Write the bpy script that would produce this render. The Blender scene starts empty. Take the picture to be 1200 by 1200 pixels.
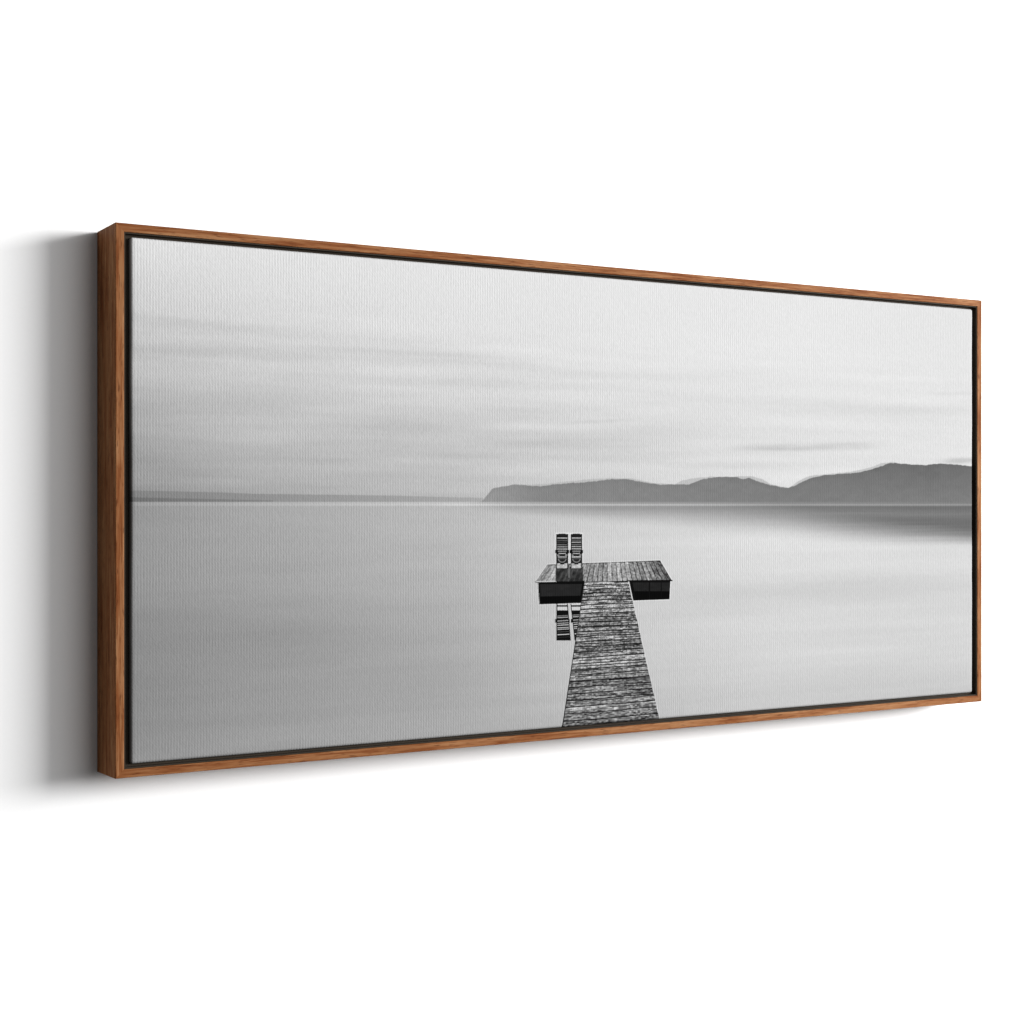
import bpy, math, random
import numpy as np

# ------------------------------------------------------------------ measures (metres)
W, H, D = 1.432, 0.6502, 0.0725        # outer frame
RAIL = 0.0102                          # face width of the wooden rails
GAPX, GAPZ = 0.0084, 0.0052            # shadow gap between rail and canvas
REC = 0.0018                           # canvas front lies this far behind the frame front
Z0 = 1.25                              # underside of the frame above the floor
XL, XR = -W/2, W/2
ZB, ZT = Z0, Z0 + H
CW, CH = W - 2*(RAIL+GAPX), H - 2*(RAIL+GAPZ)
CZ = Z0 + H/2

# ------------------------------------------------------------------ camera
scn = bpy.context.scene
YAW = math.radians(31.22)
FPX = 1918.0                           # focal length in photo pixels (1200 wide)
cam_d = bpy.data.cameras.new("camera")
cam = bpy.data.objects.new("camera", cam_d)
scn.collection.objects.link(cam)
CAM = (XL - 0.5949, -D - 1.8745, Z0 + 0.3237)
cam.location = CAM
cam.rotation_euler = (math.radians(90), 0, -YAW)
cam_d.sensor_width = 36.0
cam_d.lens = 36.0*FPX/1200.0
cam_d.shift_y = -12.0/1200.0
cam_d.clip_start = 0.05
cam_d.clip_end = 100
scn.camera = cam

# ------------------------------------------------------------------ world, light, exposure
world = bpy.data.worlds.new("World")
scn.world = world
world.use_nodes = True
bg = world.node_tree.nodes["Background"]
bg.inputs[0].default_value = (1, 1, 1, 1)
bg.inputs[1].default_value = 0.105

def area(name, loc, target, sx, sy, power, col):
    l = bpy.data.lights.new(name, 'AREA')
    l.shape = 'RECTANGLE'; l.size = sx; l.size_y = sy; l.energy = power; l.color = col
    o = bpy.data.objects.new(name, l); scn.collection.objects.link(o)
    o.location = loc
    from mathutils import Vector
    o.rotation_euler = (Vector(target) - Vector(loc)).to_track_quat('-Z', 'Y').to_euler()
    return o
area("key_softbox", (XL + 2.0, -3.2, CZ + 0.56), (XL + 0.6, 0, CZ), 3.8, 1.7, 76, (1, 1, 1))
area("side_softbox", (XL + 5.4, -2.9, CZ + 0.98), (XL, 0, CZ), 5.6, 1.9, 890, (1, 1, 1))

scn.view_settings.view_transform = 'Standard'
scn.view_settings.look = 'None'
scn.view_settings.exposure = 0
scn.view_settings.gamma = 1
scn.view_settings.use_curve_mapping = False

# ------------------------------------------------------------------ helpers
def mesh_obj(name, verts, faces, mat, parent=None, loc=(0, 0, 0), smooth=False):
    me = bpy.data.meshes.new(name)
    me.from_pydata(verts, [], faces)
    me.materials.append(mat)
    me.update()
    o = bpy.data.objects.new(name, me)
    scn.collection.objects.link(o)
    o.location = loc
    if parent: o.parent = parent
    if smooth:
        me.polygons.foreach_set('use_smooth', [True]*len(me.polygons))
    return o

def bevel(o, w, seg=2):
    m = o.modifiers.new('bevel', 'BEVEL'); m.width = w; m.segments = seg; m.limit_method = 'WEIGHT'
    at = o.data.attributes.new('bevel_weight_edge', 'FLOAT', 'EDGE')
    for ed in o.data.edges:              # only the long arrises, so the mitre joints stay tight
        if tuple(sorted(ed.vertices)) in ((0, 1), (2, 3)): at.data[ed.index].value = 1.0

class NT:
    def __init__(s, name):
        s.m = bpy.data.materials.new(name); s.m.use_nodes = True
        s.t = s.m.node_tree; s.b = s.t.nodes['Principled BSDF']
    def n(s, kind, **kw):
        x = s.t.nodes.new(kind)
        for k, v in kw.items():
            if k in ('ins',):
                for a, b in v.items(): x.inputs[a].default_value = b
            else: setattr(x, k, v)
        return x
    def l(s, a, b): s.t.links.new(a, b)
    def math(s, op, a, b=None, c=None):
        x = s.t.nodes.new('ShaderNodeMath'); x.operation = op
        for i, v in enumerate((a, b, c)):
            if v is None: continue
            if isinstance(v, (int, float)): x.inputs[i].default_value = v
            else: s.l(v, x.inputs[i])
        return x.outputs[0]

# ------------------------------------------------------------------ materials
def wall_material():
    k = NT('matt white wall paint')
    k.b.inputs['Roughness'].default_value = 0.9
    k.b.inputs['Specular IOR Level'].default_value = 0.2
    tc = k.n('ShaderNodeTexCoord')
    nz = k.n('ShaderNodeTexNoise', ins={'Scale': 260.0, 'Detail': 3.0})
    k.l(tc.outputs['Object'], nz.inputs['Vector'])
    rp = k.n('ShaderNodeValToRGB')
    rp.color_ramp.elements[0].color = (0.855, 0.855, 0.855, 1)
    rp.color_ramp.elements[1].color = (0.885, 0.885, 0.885, 1)
    k.l(nz.outputs[0], rp.inputs[0]); k.l(rp.outputs[0], k.b.inputs['Base Color'])
    bp = k.n('ShaderNodeBump', ins={'Strength': 0.04, 'Distance': 0.0006})
    k.l(nz.outputs[0], bp.inputs['Height']); k.l(bp.outputs[0], k.b.inputs['Normal'])
    return k.m

def wood_material(name, axis):
    """reddish brown stained hardwood; axis = direction of the grain in object space (0 = x, 2 = z)"""
    k = NT(name)
    tc = k.n('ShaderNodeTexCoord')
    sc = [420.0, 420.0, 420.0]; sc[axis] = 16.0
    mp = k.n('ShaderNodeMapping', ins={'Scale': sc, 'Location': (3.1*axis, 1.7, 0.4)})
    k.l(tc.outputs['Object'], mp.inputs[0])
    fine = k.n('ShaderNodeTexNoise', ins={'Scale': 1.0, 'Detail': 4.0, 'Roughness': 0.6, 'Distortion': 0.5})
    k.l(mp.outputs[0], fine.inputs['Vector'])
    sc2 = [110.0, 110.0, 110.0]; sc2[axis] = 6.0
    mp2 = k.n('ShaderNodeMapping', ins={'Scale': sc2, 'Location': (0.3, 5.1, 2.2 + axis)})
    k.l(tc.outputs['Object'], mp2.inputs[0])
    broad = k.n('ShaderNodeTexNoise', ins={'Scale': 1.0, 'Detail': 3.0, 'Roughness': 0.55, 'Distortion': 0.8})
    k.l(mp2.outputs[0], broad.inputs['Vector'])
    mix = k.math('ADD', k.math('MULTIPLY', fine.outputs[0], 0.6), k.math('MULTIPLY', broad.outputs[0], 0.4))
    rp = k.n('ShaderNodeValToRGB'); e = rp.color_ramp.elements
    e[0].position = 0.28; e[0].color = (0.075, 0.019, 0.006, 1)
    e[1].position = 0.72; e[1].color = (0.32, 0.172, 0.086, 1)
    a = e.new(0.43); a.color = (0.160, 0.054, 0.018, 1)
    b = e.new(0.54); b.color = (0.228, 0.101, 0.042, 1)
    k.l(mix, rp.inputs[0])
    # short dark pores along the grain
    sc3 = [650.0, 650.0, 650.0]; sc3[axis] = 60.0
    mp3 = k.n('ShaderNodeMapping', ins={'Scale': sc3}); k.l(tc.outputs['Object'], mp3.inputs[0])
    pore = k.n('ShaderNodeTexNoise', ins={'Scale': 1.0, 'Detail': 2.0}); k.l(mp3.outputs[0], pore.inputs['Vector'])
    pr = k.n('ShaderNodeMapRange', ins={'From Min': 0.57, 'From Max': 0.68, 'To Min': 0.0, 'To Max': 0.6})
    k.l(pore.outputs[0], pr.inputs[0])
    mx = k.n('ShaderNodeMix', data_type='RGBA')
    k.l(pr.outputs[0], mx.inputs[0]); k.l(rp.outputs[0], mx.inputs[6]); mx.inputs[7].default_value = (0.05, 0.011, 0.003, 1)
    k.l(mx.outputs[2], k.b.inputs['Base Color'])
    k.b.inputs['Roughness'].default_value = 0.55
    k.b.inputs['Specular IOR Level'].default_value = 0.02
    bp = k.n('ShaderNodeBump', ins={'Strength': 0.25, 'Distance': 0.0003})
    k.l(mix, bp.inputs['Height']); k.l(bp.outputs[0], k.b.inputs['Normal'])
    return k.m

def tray_material():
    k = NT('dark brown painted tray')
    tc = k.n('ShaderNodeTexCoord')
    nz = k.n('ShaderNodeTexNoise', ins={'Scale': 90.0, 'Detail': 3.0}); k.l(tc.outputs['Object'], nz.inputs['Vector'])
    rp = k.n('ShaderNodeValToRGB')
    rp.color_ramp.elements[0].color = (0.020, 0.014, 0.008, 1)
    rp.color_ramp.elements[1].color = (0.030, 0.021, 0.013, 1)
    k.l(nz.outputs[0], rp.inputs[0]); k.l(rp.outputs[0], k.b.inputs['Base Color'])
    k.b.inputs['Roughness'].default_value = 0.8
    k.b.inputs['Specular IOR Level'].default_value = 0.2
    return k.m

def canvas_material():
    k = NT('printed cotton canvas')
    at = k.n('ShaderNodeAttribute', attribute_name='print')
    tc = k.n('ShaderNodeTexCoord')
    sp = k.n('ShaderNodeSeparateXYZ'); k.l(tc.outputs['Object'], sp.inputs[0])
    wob = k.n('ShaderNodeTexNoise', ins={'Scale': 45.0, 'Detail': 2.0}); k.l(tc.outputs['Object'], wob.inputs['Vector'])
    ph = k.math('ADD', k.math('MULTIPLY', sp.outputs[0], 2*math.pi/0.0037), k.math('MULTIPLY', wob.outputs[0], 2.2))
    mpb = k.n('ShaderNodeMapping', ins={'Scale': (270, 270, 120)}); k.l(tc.outputs['Object'], mpb.inputs[0])
    brk = k.n('ShaderNodeTexNoise', ins={'Scale': 1.0, 'Detail': 2.0}); k.l(mpb.outputs[0], brk.inputs['Vector'])
    bm_ = k.n('ShaderNodeMapRange', ins={'From Min': 0.32, 'From Max': 0.68, 'To Min': 0.35, 'To Max': 1.15}); k.l(brk.outputs[0], bm_.inputs[0])
    rib = k.math('MULTIPLY', k.math('SINE', ph), bm_.outputs[0])
    # irregular thread slubs: noise stretched up and down, and a finer cross weave
    mp = k.n('ShaderNodeMapping', ins={'Scale': (430, 430, 230)}); k.l(tc.outputs['Object'], mp.inputs[0])
    slub = k.n('ShaderNodeTexNoise', ins={'Scale': 1.0, 'Detail': 3.0, 'Roughness': 0.6}); k.l(mp.outputs[0], slub.inputs['Vector'])
    diag = k.math('SINE', k.math('ADD', k.math('MULTIPLY', sp.outputs[0], 1700.0), k.math('MULTIPLY', sp.outputs[2], 1650.0)))
    patch = k.n('ShaderNodeTexNoise', ins={'Scale': 14.0, 'Detail': 2.0}); k.l(tc.outputs['Object'], patch.inputs['Vector'])
    pm = k.n('ShaderNodeMapRange', ins={'From Min': 0.35, 'From Max': 0.65, 'To Min': 0.35, 'To Max': 1.0}); k.l(patch.outputs[0], pm.inputs[0])
    hgt = k.math('ADD', k.math('MULTIPLY', k.math('MULTIPLY', rib, 0.5), pm.outputs[0]),
                 k.math('ADD', k.math('MULTIPLY', slub.outputs[0], 1.6), k.math('MULTIPLY', diag, 0.10)))
    # colour a little lighter on the raised threads, darker between them
    tint = k.math('ADD', 1.0, k.math('ADD', k.math('MULTIPLY', k.math('MULTIPLY', rib, pm.outputs[0]), 0.027),
                  k.math('MULTIPLY', k.math('SUBTRACT', slub.outputs[0], 0.5), 0.20)))
    vm = k.n('ShaderNodeVectorMath', operation='SCALE'); k.l(at.outputs['Color'], vm.inputs[0]); k.l(tint, vm.inputs['Scale'])
    k.l(vm.outputs[0], k.b.inputs['Base Color'])
    bp = k.n('ShaderNodeBump', ins={'Strength': 0.34, 'Distance': 0.00042})
    k.l(hgt, bp.inputs['Height']); k.l(bp.outputs[0], k.b.inputs['Normal'])
    k.b.inputs['Roughness'].default_value = 0.95
    k.b.inputs['Specular IOR Level'].default_value = 0.02
    return k.m

M_wall = wall_material()
M_wh = wood_material('brown hardwood, grain level', 0)
M_wv = wood_material('brown hardwood, grain upright', 2)
M_tray = tray_material()
M_canvas = canvas_material()

# ------------------------------------------------------------------ wall
wall = mesh_obj('wall', [(-6, 0, -1.5), (8, 0, -1.5), (8, 0, 5), (-6, 0, 5), (-6, .12, -1.5), (8, .12, -1.5), (8, .12, 5), (-6, .12, 5)],
                [(0, 1, 2, 3), (5, 4, 7, 6), (4, 0, 3, 7), (1, 5, 6, 2), (3, 2, 6, 7), (4, 5, 1, 0)], M_wall)
wall['kind'] = 'structure'
wall['label'] = 'plain matt white wall behind the framed canvas'

# ------------------------------------------------------------------ the framed canvas
root = bpy.data.objects.new('framed_canvas_print', None)
scn.collection.objects.link(root)
root.empty_display_size = 0.1
root.location = (0, 0, Z0)
root['label'] = 'black and white canvas print of a lake jetty in a brown wooden frame'
root['category'] = 'framed picture'

YB, YF = -0.001, -D                    # back and front of the frame
def rail(pts_front, mat):
    """one mitred rail from its four front corners (outer a, outer b, inner b, inner a), extruded to the wall"""
    sag = -0.0016                       # the back edge hangs a touch lower than the front one
    v = [(x, YF, z) for x, z in pts_front] + [(x, YB, z + sag) for x, z in pts_front]
    f = [(0, 1, 2, 3), (7, 6, 5, 4), (4, 5, 1, 0), (5, 6, 2, 1), (6, 7, 3, 2), (7, 4, 0, 3)]
    o = mesh_obj('frame_rail', v, f, mat, root)
    import bmesh
    bm = bmesh.new(); bm.from_mesh(o.data); bmesh.ops.recalc_face_normals(bm, faces=bm.faces); bm.to_mesh(o.data); bm.free()
    bevel(o, 0.0008, 3)
    return o
a = RAIL; g = 0.00002                   # hairline mitre joint
rail([(XL, g), (XL, H-g), (XL+a, H-a-g), (XL+a, a+g)], M_wv)
rail([(XR, g), (XR, H-g), (XR-a, H-a-g), (XR-a, a+g)], M_wv)
rail([(XL+g, H), (XR-g, H), (XR-a-g, H-a), (XL+a+g, H-a)], M_wh)
rail([(XL+g, 0), (XR-g, 0), (XR-a-g, a), (XL+a+g, a)], M_wh)

# dark tray: lining of the rails' inner faces, plus the board the canvas is screwed to
def ring(x0, x1, z0, z1, t, y0, y1):
    o4 = [(x0, z0), (x1, z0), (x1, z1), (x0, z1)]; i4 = [(x0+t, z0+t), (x1-t, z0+t), (x1-t, z1-t), (x0+t, z1-t)]
    v = [(x, y0, z) for x, z in o4] + [(x, y0, z) for x, z in i4] + [(x, y1, z) for x, z in o4] + [(x, y1, z) for x, z in i4]
    f = []
    for i in range(4):
        j = (i+1) % 4
        f += [(i, j, 4+j, 4+i), (8+i, 12+i, 12+j, 8+j), (i, 8+i, 8+j, j), (4+i, 4+j, 12+j, 12+i)]
    return v, f
e = 0.0004
v, f = ring(XL+a+e, XR-a-e, a+e, H-a-e, 0.0012, YF+0.0012, YF+0.044)
n0 = len(v)
bx0, bx1, bz0, bz1 = XL+a+e, XR-a-e, a+e, H-a-e
by0, by1 = YF+0.0445, YF+0.052
v += [(bx0, by0, bz0), (bx1, by0, bz0), (bx1, by0, bz1), (bx0, by0, bz1), (bx0, by1, bz0), (bx1, by1, bz0), (bx1, by1, bz1), (bx0, by1, bz1)]
f += [tuple(n0+i for i in q) for q in [(0, 1, 2, 3), (5, 4, 7, 6), (4, 0, 3, 7), (1, 5, 6, 2), (3, 2, 6, 7), (4, 5, 1, 0)]]
# inner ledge of the tray, seen as the dark band in the gap
v2, f2 = ring(XL+a+e+0.0013, XR-a-e-0.0013, a+e+0.0013, H-a-e-0.0013, 0.012, YF+0.0095, YF+0.0440)
n1 = len(v); v += v2; f += [tuple(n1+i for i in q) for q in f2]
tray = mesh_obj('inner_tray', v, f, M_tray, root)
tray['label'] = 'dark brown recessed tray between frame and canvas'

# ------------------------------------------------------------------ the printed picture (flat ink on the canvas)
# The print is drawn in the drawing plane of the picture; plan() turns a point of the canvas face into it.
def plan(u, z):
    dx = u - CAM[0]; dy = (-D + REC) - CAM[1]; dz = z + Z0 - CAM[2]
    cx = dx*math.cos(YAW) - dy*math.sin(YAW)
    cf = dx*math.sin(YAW) + dy*math.cos(YAW)
    return 600 + FPX*cx/cf, 588 - FPX*dz/cf

def h2(i, j, s):
    n = (i.astype(np.int64)*374761393 + j.astype(np.int64)*668265263 + s*2246822519) & 0xffffffff
    n = ((n ^ (n >> 13))*1274126177) & 0xffffffff
    return ((n ^ (n >> 16)) & 0xffff)/65535.0
def vn(x, y, s):
    i = np.floor(x); j = np.floor(y); fx = x-i; fy = y-j
    fx = fx*fx*(3-2*fx); fy = fy*fy*(3-2*fy)
    return (h2(i, j, s)*(1-fx)+h2(i+1, j, s)*fx)*(1-fy) + (h2(i, j+1, s)*(1-fx)+h2(i+1, j+1, s)*fx)*fy
def fbm(x, y, s, o=3):
    r = 0; w = 1; t = 0
    for k in range(o):
        r = r + w*vn(x*2**k, y*2**k, s+k); t += w; w *= 0.5
    return r/t
def ss(x, a, b):
    t = np.clip((x-a)/(b-a), 0, 1); return t*t*(3-2*t)
def box(x, y, x0, x1, y0, y1): return (x >= x0) & (x < x1) & (y >= y0) & (y < y1)

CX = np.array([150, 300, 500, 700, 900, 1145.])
SKY = np.array([[245, 241, 236, 230, 222, 208], [227, 233, 233, 228, 222, 208], [210, 219, 221, 224, 220, 208], [191, 204, 209, 214, 217, 209], [174, 192, 201, 211, 219, 211], [163, 184, 196, 207, 218, 211]], float)   # printed tones with the lamps' falloff divided out, rows at 0, .25, .5, .7, .85, 1 of the way down to the horizon
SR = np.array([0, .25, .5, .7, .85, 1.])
WAT = np.array([[167, 182, 192, 206, 214, 205], [167, 179, 191, 210, 216, 204], [160, 170, 181, 205, 209, 199], [156, 166, 175, 201, 209, 198], [165, 173, 178, 190, 196, 187]], float)   # printed tones below the horizon, likewise corrected against the lamps' falloff
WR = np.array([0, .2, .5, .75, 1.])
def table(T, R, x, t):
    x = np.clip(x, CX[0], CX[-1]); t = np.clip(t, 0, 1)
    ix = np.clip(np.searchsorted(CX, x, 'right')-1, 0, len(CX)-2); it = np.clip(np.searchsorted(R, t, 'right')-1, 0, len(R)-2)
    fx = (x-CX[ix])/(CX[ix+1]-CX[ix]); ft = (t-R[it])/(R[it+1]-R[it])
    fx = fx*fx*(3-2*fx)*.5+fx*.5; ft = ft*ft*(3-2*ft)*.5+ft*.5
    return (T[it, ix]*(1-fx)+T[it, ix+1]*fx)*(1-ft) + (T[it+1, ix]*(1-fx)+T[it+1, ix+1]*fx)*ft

RIDGE = np.array([(563, 588.5), (565.8, 586.3), (571, 580), (577, 572.3), (590, 570), (603, 567.7), (618, 569), (633, 569.6), (650, 567.8), (669, 566), (685, 565.2), (700, 563.5),
    (718, 561.3), (736, 561.8), (750, 564.2), (762, 566.3), (772, 567.8), (790, 567.9), (808, 567.4), (815, 564.5), (821.6, 562), (834.6, 559.6), (848, 559), (863, 559.2), (870.7, 561.5),
    (878, 559.7), (887, 563.4), (896.6, 566.8), (912, 570.3), (922.4, 571.8), (932.7, 568.9), (943, 563), (953.4, 559.6), (965, 557), (979, 555.9), (995, 554.6), (1010, 553), (1018, 550.6),
    (1025.8, 548.6), (1034, 546), (1041, 543.2), (1049, 542.2), (1058, 543.6), (1067, 544.2), (1078, 544.9), (1087.8, 544.6), (1103, 543.3), (1114, 544), (1124, 544.8), (1150, 547.5)])
BACK = np.array([(590, 571), (603, 567), (620, 567.8), (640, 567), (660, 564.6), (690, 561.6), (715, 560.4), (740, 560.6), (765, 566), (790, 567.6), (800, 562.8), (815, 560.2), (835, 558.6),
    (862, 558.4), (880, 557.8), (893, 561.4), (903, 567.4), (925, 571.9), (935, 564), (948, 557.8), (975, 555.0), (1000, 552.5), (1020, 547.6), (1033, 542.8), (1045, 541.6), (1060, 544), (1150, 547.5)])
SHORE = np.array([(140, 574.6), (200, 575.6), (260, 577), (300, 578.8), (380, 579.6), (450, 580.6), (565, 583.5)])

def ink(X, Y):
    VX = 3760.0
    n = (VX-700)/(VX-X)
    Yn = 588 + (Y-588)*n                 # level rows of the print
    s = (VX-150)/(VX-X)
    t = 1 - (588-Y)*s/309.0              # 0 top edge .. 1 horizon
    w = (Y-588)*s/309.0
    # sky with long soft cloud bands
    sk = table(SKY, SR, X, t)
    U = X/200.0
    wy = 9*(fbm(X/75., Y/28., 91, 2)-.5)      # lets the bands waver
    cl = fbm(U*1.3+2, (Yn+wy+X*0.035)/14.0, 11, 4) - .5
    cl2 = fbm(U*1.6+9, (Yn-wy*.8-X*0.02)/6.0, 31, 3) - .5
    amt = ss(t, .12, .4)*(0.55+.45*ss(1000-X, 0, 500))
    sk = sk + amt*(cl*17 + cl2*8)
    sk = sk + 5*np.exp(-((Y-548-(X-640)*-.02)/7)**2)*ss(X, 500, 700)*(1-ss(X, 760, 900))
    # named streaks (x centre, y centre, half length, half height, tone, slope)
    for xc, yc, lx, ly, a, m in [(945, 523.5, 82, 4.2, -17, -.012), (915, 526, 52, 2.4, -9, 0), (1130, 539.5, 26, 3, -24, -.05), (230, 380, 110, 6, -8, .10), (250, 412, 130, 7, -6, .06),
            (470, 413, 120, 3.2, -8, .055), (560, 425, 80, 3, -6, .04), (560, 450, 150, 5, -7, .03), (690, 520, 110, 6, -9, 0), (640, 500, 90, 5, 7, .0), (600, 535, 120, 4, -6, .01),
            (700, 494, 40, 2, -7, -.05), (1010, 480, 120, 7, -5, .02), (900, 470, 150, 4, -4, .04), (830, 545, 90, 4, -5, 0), (420, 500, 140, 6, -5, .02), (330, 540, 150, 5, -4, .01), (1120, 461, 30, 2, -6, .0)]:
        q = ((X-xc)/lx)**2; r = ((Y-yc-m*(X-xc))/ly)**2
        r = r + 1.3*(fbm(X/22.0, Y/4.0, int(xc), 3)-.5)
        sk = sk + a*np.exp(-q*q)*np.exp(-np.maximum(r, 0)**1.3)
    c = sk
    # far shore at the left
    yS = np.interp(X, SHORE[:, 0], SHORE[:, 1])
    m = (Y > yS) & (X < 566)
    c = np.where(m, 146 + (X-150)*0.070, c)
    m2 = (Y > 582.6+(X-150)*.022) & (X < 320)
    c = np.where(m2, 125 + (X-150)*.11, c)
    # hazy back ridge, then the hills
    yB = np.interp(X, BACK[:, 0], BACK[:, 1], left=700); yR = np.interp(X, RIDGE[:, 0], RIDGE[:, 1], left=700)
    yR = yR + (fbm(X/3.0, X*0, 77, 2)-.5)*1.1
    yB = yB + (fbm(X/4.0, X*0, 78, 2)-.5)*1.0
    c = np.where(Y > yB, 190-ss(X, 700, 1100)*6, c)
    hill = 152 - 18*ss(X, 575, 650) - 26*ss(X, 650, 1140) + (fbm(X/9.0, Y/5.0, 5, 3)-.5)*8 + (Y-568)*0.10 + 9*ss(X, 900, 1050)*(ss(Y, 548, 588)-.5) - 4*ss(yR+8-Y, 0, 8)  # hill tone; darkened rightward partly to offset stronger lamp light there
    c = np.where((Y > yR), hill, c)
    # water
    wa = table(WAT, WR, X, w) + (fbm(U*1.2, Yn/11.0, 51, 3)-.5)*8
    wa = wa - 9*np.exp(-((X-985)/150)**2-((Y-690-(X-985)*-.03)/16)**2)
    wa = wa - 6*np.exp(-((X-330)/150)**2-((Y-745)/28)**2)
    # the hills mirrored as a soft dark band
    dpt = np.interp(X, [540, 600, 700, 780, 850, 920, 1000, 1060, 1145], [1, 5, 9, 10, 13, 18, 28, 34, 38.5])
    sft = np.interp(X, [540, 700, 850, 1000, 1145], [5, 18, 32, 28, 17])
    tone = np.interp(X, [540, 600, 700, 850, 1000, 1145], [192, 164, 146, 125, 111, 101]) + 9*(fbm(X/90., Yn/2.2, 61, 2)-.5) + 11*np.exp(-((Y-602)/5.)**2)*ss(X, 850, 1000)
    dpt = dpt*(1 + .10*(fbm(X/90., Yn/2.5, 62, 2)-.5))
    low = 592.5 + dpt
    k = 1 - ss(Y, low-sft*.75, low+sft*.75)
    wa = wa*(1-k) + np.minimum(tone, wa)*k
    wa = wa + (np.exp(-((Y-591.6)/1.1)**2))*np.interp(X, [150, 500, 600, 800, 1145], [10, 22, 46, 44, 38])
    wa = wa + np.where(Y < 590.6, 1, 0)*np.interp(X, [150, 560, 600, 1145], [6, 10, 12, 14])
    c = np.where(Y > 588.1, wa, c)

    sub = (X > 622) & (X < 792) & (Y > 620)
    c[sub] = jetty(c[sub], X[sub], Y[sub])
    return np.clip(c, 2, 245)

def jetty(c, X, Y):
    # ---- the jetty; a light rim runs round everything dark, as in the print
    def quad(pts, grow=0.0):
        P = np.array(pts, float); cen = P.mean(0)
        r = np.ones_like(X, bool)
        area2 = sum(P[i][0]*P[(i+1) % 4][1]-P[(i+1) % 4][0]*P[i][1] for i in range(4))
        sg = 1 if area2 > 0 else -1
        for i in range(4):
            (x0, y0), (x1, y1) = P[i], P[(i+1) % 4]
            L = math.hypot(x1-x0, y1-y0)
            r &= sg*((x1-x0)*(Y-y0)-(y1-y0)*(X-x0))/L > -grow
        return r
    Yn = 588 + (Y-588)*(3760.0-700)/(3760.0-X)
    deck = [(641.8, 661.4), (773.6, 656.6), (787.4, 680.2), (627.5, 682.2)]
    lbox = [(630.2, 682), (685, 682), (681, 706.6), (631.8, 708.3)]
    rbox = [(737, 680), (785.7, 680), (784.6, 702.4), (742, 703.8)]
    walk = [(684.7, 681.6), (736.2, 680.6), (775.0, 851), (657.2, 860)]
    halo = quad(lbox, 1.0) | quad(rbox, 1.0) | (quad(deck, .8))
    halo2 = quad(walk, .6) & ~quad(deck)
    halo |= box(X, Y, 650.6, 667, 624.2, 662) | box(X, Y, 667.6, 683.2, 624.2, 662)
    c = np.where(halo, np.minimum(c+24, 240), np.where(halo2, np.minimum(c+14, 240), c))
    # mirrored chairs
    def band(lo, hi): return (Y >= lo) & (Y < hi)
    rl = np.interp(Y, [707, 751], [665.4, 669]); lr = np.interp(Y, [707, 751], [668.4, 673.4])
    onl = (X >= 652) & (X < rl); onr = (X >= lr) & (X < 690)
    arm = band(725.3, 729.7) & (X > 650.4) & (X < 690) & ~((X > 667.6) & (X < 669.0))
    inl = (X >= 653.1) & (X < rl-1.1); inr = (X >= lr+1.0) & (X < 690)
    ref = (onl | onr) & band(707.5, 750.6)
    c = np.where(ref | arm, 14, c)
    gaps = [(707.4, 709.1, 215), (711, 715.2, 212), (721.2, 721.9, 150), (723.0, 724.0, 175), (726.9, 727.9, 170), (729.8, 730.6, 180), (732.0, 732.9, 205), (735.0, 735.8, 210), (737.0, 737.8, 190), (740.1, 740.6, 90), (743.0, 744.0, 205), (746.5, 746.9, 60)]
    sl = (X-660)*-.06
    for lo, hi, tn in gaps:
        mm = (Y+(-sl if lo > 716 else 0) >= lo) & (Y+(-sl if lo > 716 else 0) < hi) & (inl | inr)
        c = np.where(mm, tn, c)
    # floats under the deck
    c = np.where(quad(lbox), np.where(Y < 699-(X-630)*.02, 36+6*vn(X/7., Y/3., 3), 5), c)
    c = np.where(quad(lbox) & ((X < 632.8+(Y-682)*.05) | (Y < 684.5) | (X > 682.5-(Y-682)*.15)), 10, c)
    c = np.where(quad(rbox), np.where(Y < 692.8, 30+8*vn(X/4., Y/2., 4), 4), c)
    c = np.where(quad(rbox) & ((np.abs(X-761) < .7) | (np.abs(X-775) < .5) | (X > 784.6) | (Y < 682.6)| (X < 741+(Y-682)*.22)), 12, c)
    # deck planks run away from the viewer
    q = (Y-658)/24.0
    lx = 641.8 - 14.3*(Y-661.4)/20.8; rx = 773.6 + 13.8*(Y-656.6)/23.6
    p = (X-lx)/(rx-lx)*27
    bi = np.floor(p); fr = p-bi
    gr = vn(p*3.6, Y/4.0, 21)*.4 + vn(p*4.5, Y/1.3, 22)*.6
    tone = 160 + (h2(bi, bi*0, 8)-.5)*40 + (gr-.5)*130 - 26*ss(p, 17, 22) + 12*ss(-p, -8, 0)
    tone = tone - np.where((fr < .2), 110*(0.35+.65*h2(bi, np.floor(Y/6), 9)), 0)
    tone = np.where(Y < deck[0][1]-(X-641.8)*.0364+1.2, tone-45, tone)
    tone = np.where(p > 26.3, tone-60*vn(X/3, Y/3, 40), tone)
    c = np.where(quad(deck), np.clip(tone, 22, 232), c)
    edge = quad([(626.9, 680.9), (787.8, 679.4), (788.4, 681.0), (627.2, 682.9)]) & ((X < 685) | (X > 736))
    c = np.where(edge, 12, c)
    c = np.where(quad(deck) & (Y > 679.4+(750-X)*.0125) & (Y < 681.0+(750-X)*.0125) & (X < 652), 205, c)
    # shade of the chairs on the deck
    shd = quad([(651.3, 664), (683.2, 664), (683.2, 681.0), (651.3, 681.4)])
    st = 50 + (fbm(p*1.6, Y/4., 23, 3)-.5)*70 + 14*((fr > .3) & (fr < .6))
    st = np.where((np.abs(X-666.8) < .7) & (Y < 677), 120, st)
    c = np.where(shd, np.clip(st, 8, 140), c)
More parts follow.
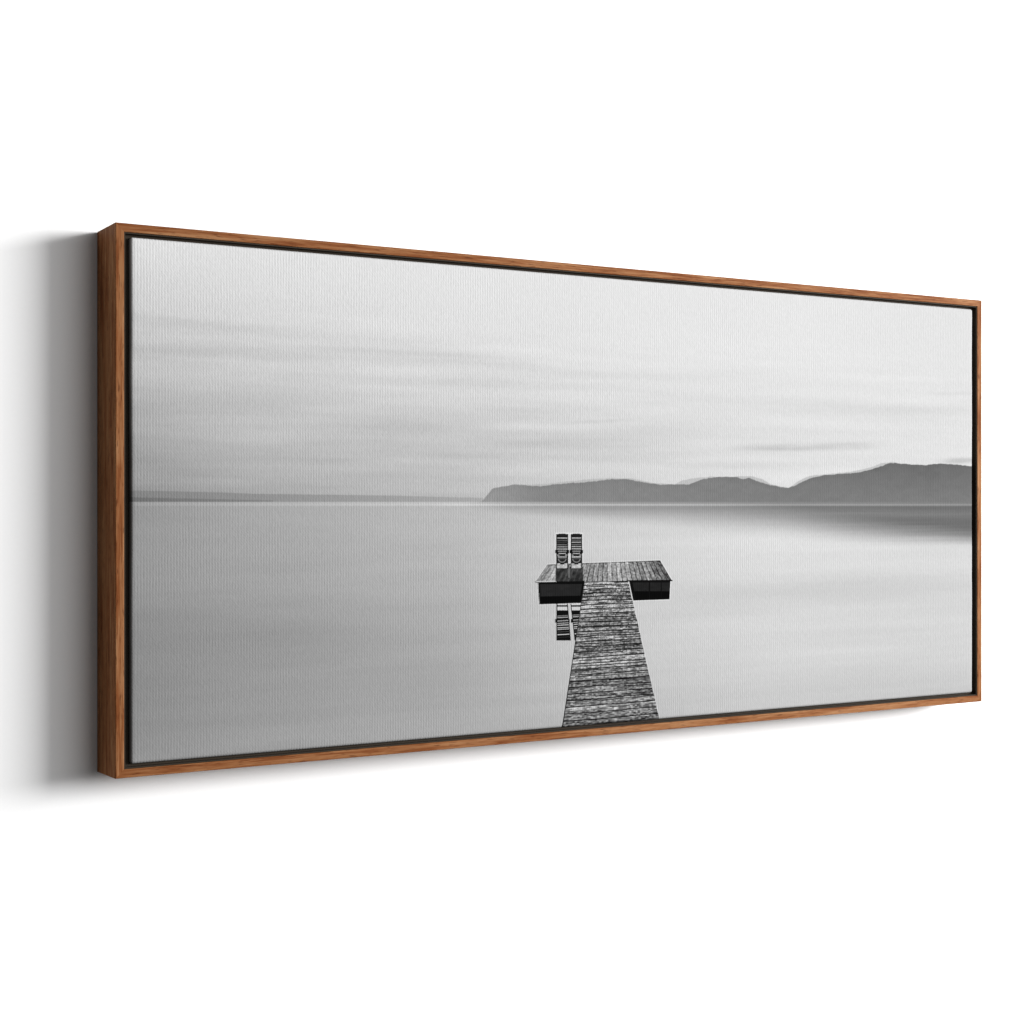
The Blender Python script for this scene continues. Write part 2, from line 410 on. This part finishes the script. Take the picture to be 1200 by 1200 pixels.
    # chairs
    for x0, x1, kx in ((651.8, 665.9, 0), (668.8, 682.2, 1)):
        cx = (x0+x1)/2
        body = box(X, Y, x0, x1, 625.3 + 0.5*(np.abs(X-cx) > 4.2), 666.7)
        c = np.where(body, 22 + 20*vn(X/2.5, Y/1.2, 60+kx), c)
        arm = box(X, Y, x0-1.2, x1+1.0, 644.4, 648.4)
        c = np.where(arm, 14, c)
        inn = (X > x0+1.2) & (X < x1-1.0)
        sl = [(630.0, 631.0, 205), (633.0, 633.6, 120), (635.2, 635.7, 90), (638.0, 638.8, 135), (640.3, 641.3, 170), (642.9, 643.9, 205)] if kx == 0 else \
             [(630.0, 630.9, 225), (632.4, 633.6, 105), (635.0, 635.9, 205), (637.6, 638.7, 120), (640.1, 640.9, 215), (642.7, 643.6, 215)]
        for lo, hi, tn in sl:
            c = np.where(inn & (Y > lo) & (Y < hi), tn - 25*vn(X/3., Y, 70+kx), c)
        ins = (X > x0+2) & (X < x1-2)
        # slats of the back between the arms, bowed
        bow = ((X-cx)/5.5)**2
        c = np.where(ins & (np.abs(Y-645.9+0*bow) < .45), 165, c)
        c = np.where((np.abs(X-cx) < 4.2) & (np.abs(Y-648.6+.5*bow) < .42), 200, c)
        c = np.where(inn & (np.abs(X-cx) > 3.4) & (np.abs(Y-650.5) < .5), 180, c)
        c = np.where((np.abs(X-cx) < 5.2) & (np.abs(Y-652.6) < .62), 205 if kx else 175, c)
        c = np.where((np.abs(X-cx) < 5.0) & (Y > 653.2) & (Y < 655.4), 78, c)
        rr = np.hypot((X-cx)/4.4, (Y-654.6)/4.2)
        c = np.where((np.abs(rr-1) < .13) & (Y > 655), 128, c)
        c = np.where(box(X, Y, x0+.9, x1-1.2, 660.2 + 1.3*(np.abs(X-cx) < 2.5), 665.9), 188 + 60*(vn(X/1.8, Y/1.8, 80+kx)-.5), c)
    # gangway boards run across
    lw = 684.7 + (657.2-684.7)*(Y-681.6)/178.4; rw = 736.2 + (775-736.2)*(Y-680.6)/170.4
    pw = (X-lw)/(rw-lw)
    yy = Yn + 1.4*(vn(pw*2.5, Yn/9., 90)-.5)
    d = np.log(1+0.026*np.maximum(yy-681, 0)/4.1)/0.026
    bi = np.floor(d); fr = d-bi
    size = (4.1+0.026*(yy-681))
    g1 = vn(pw*13, Yn/.95, 24); g2 = vn(pw*44, Yn/1.05, 25); g3 = vn(pw*4+7, Yn/2.6, 26)
    tone = 150 + (h2(bi, bi*0, 18)-.5)*52 + (g1-.5)*90 + (g2-.5)*125 + (g3-.5)*28 - 32*ss(Y, 700, 850)
    crack = (fr*size < 0.85+1.1*vn(pw*6, bi+.5, 27))
    tone = np.where(crack, 4+55*vn(pw*9, bi+.5, 28)**2, tone)
    ck2 = (np.abs(fr-.25-.5*h2(bi, bi*0, 29)-.05*(pw-.5))*size < .5) & (vn(pw*5, bi+.5, 30) > .45)
    tone = np.where(ck2, 22, tone)
    tone = np.where((fr*size > 1.3) & (fr*size < 2.1) & (g3 > .5), tone+38, tone)
    onw = quad(walk) & (X > lw+.5*(h2(bi, bi*0, 33))) & (X < rw-.6*(h2(bi, bi*0, 34)))
    c = np.where(onw, np.clip(tone, 10, 225), c)
    c = np.where(quad(walk) & (pw < .012), 40, c)
    return np.clip(c, 2, 245)

def s2l(c):
    c = c/255.0
    return np.where(c <= 0.04045, c/12.92, ((c+0.055)/1.055)**2.4)

# tensor grid of the canvas face: fine over the jetty, coarser elsewhere, sine spaced over the rounded edge
hw, hh, R = CW/2, CH/2, 0.0034
def axis_lines(half, zones, coarse):
    lim = half - R
    xs = [-lim]
    while xs[-1] < lim:
        x = xs[-1]; st = coarse
        for lo, hi, s_ in zones:
            if lo-1e-6 <= x < hi: st = s_
        xs.append(x+st)
    xs[-1] = lim
    arc = [lim + R*math.sin(math.radians(q)) for q in (15, 30, 45, 60, 75, 90)]
    return np.array([-q for q in reversed(arc)] + xs + arc)
us = axis_lines(hw, [(-0.665, -0.10, 0.0016), (-0.105, 0.125, 0.0005), (0.125, 0.68, 0.0016)], 0.002)
vs = axis_lines(hh, [(-0.31, -0.01, 0.00052), (-0.01, 0.0, 0.0007), (0.0, 0.06, 0.0008)], 0.0016)
NU, NV = len(us), len(vs)
UU, VV = np.meshgrid(us, vs)             # rows = v
ax = np.maximum(np.abs(UU)-(hw-R), 0); az = np.maximum(np.abs(VV)-(hh-R), 0)
m = np.maximum(ax, az); hyp = np.hypot(ax, az); sc = np.where(hyp > 0, m/np.maximum(hyp, 1e-12), 1)
XX = np.sign(UU)*(np.minimum(np.abs(UU), hw-R)+ax*sc); ZZ = np.sign(VV)*(np.minimum(np.abs(VV), hh-R)+az*sc)
YY = R - np.sqrt(np.maximum(R*R-m*m, 0))
# hand-stretched cloth: faint unevenness near the edges
ed = np.exp(-(np.minimum(hw-np.abs(UU), hh-np.abs(VV)))/0.006)
YY = YY + 0.0005*ed*vn(UU/0.02+50, VV/0.02+50, 3)
XX = XX - np.sign(UU)*0.0007*np.exp(-(hw-np.abs(UU))/0.004)*vn(VV/0.05+9, VV*0, 4)

acc = 0
du = np.gradient(us)[None, :]; dv = np.gradient(vs)[:, None]
OFF = [(-.375, -.125), (.125, -.375), (.375, .125), (-.125, .375), (0, 0)]
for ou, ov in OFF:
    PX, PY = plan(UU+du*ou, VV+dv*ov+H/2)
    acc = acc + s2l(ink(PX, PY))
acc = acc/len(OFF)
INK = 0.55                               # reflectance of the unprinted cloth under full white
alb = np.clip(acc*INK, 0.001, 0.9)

verts = np.stack([XX, YY + (-D+REC), ZZ + H/2], -1).reshape(-1, 3)
ids = np.arange(NU*NV).reshape(NV, NU)
quads = np.stack([ids[:-1, :-1], ids[:-1, 1:], ids[1:, 1:], ids[1:, :-1]], -1).reshape(-1, 4)
loop = np.concatenate([ids[0, :-1], ids[:-1, -1], ids[-1, :0:-1], ids[:0:-1, 0]])
cols = alb.reshape(-1)
# the cloth turns back round the stretcher
layers = [loop]
for dep in (0.004, 0.012, 0.028):
    nv_ = verts[loop].copy(); nv_[:, 1] = -D+REC+R+dep
    layers.append(np.arange(len(loop)) + len(verts))
    verts = np.concatenate([verts, nv_]); cols = np.concatenate([cols, cols[loop]])
fs = [quads]
for A, B in zip(layers[:-1], layers[1:]):
    fs.append(np.stack([A, B, np.roll(B, -1), np.roll(A, -1)], -1))
F = np.concatenate(fs)
me = bpy.data.meshes.new('canvas')
me.vertices.add(len(verts)); me.vertices.foreach_set('co', verts.astype(np.float32).ravel())
me.loops.add(len(F)*4); me.loops.foreach_set('vertex_index', F.astype(np.int32).ravel())
me.polygons.add(len(F)); me.polygons.foreach_set('loop_start', np.arange(0, len(F)*4, 4, dtype=np.int32))
me.update(calc_edges=True); me.validate()
me.polygons.foreach_set('use_smooth', np.ones(len(me.polygons), bool))
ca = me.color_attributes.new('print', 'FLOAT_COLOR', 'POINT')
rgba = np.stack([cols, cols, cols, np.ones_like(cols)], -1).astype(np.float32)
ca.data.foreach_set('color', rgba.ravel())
me.materials.append(M_canvas)
canvas = bpy.data.objects.new('canvas', me); scn.collection.objects.link(canvas); canvas.parent = root
canvas['label'] = 'stretched canvas printed with a grey lake, hills, a wooden jetty and two chairs'
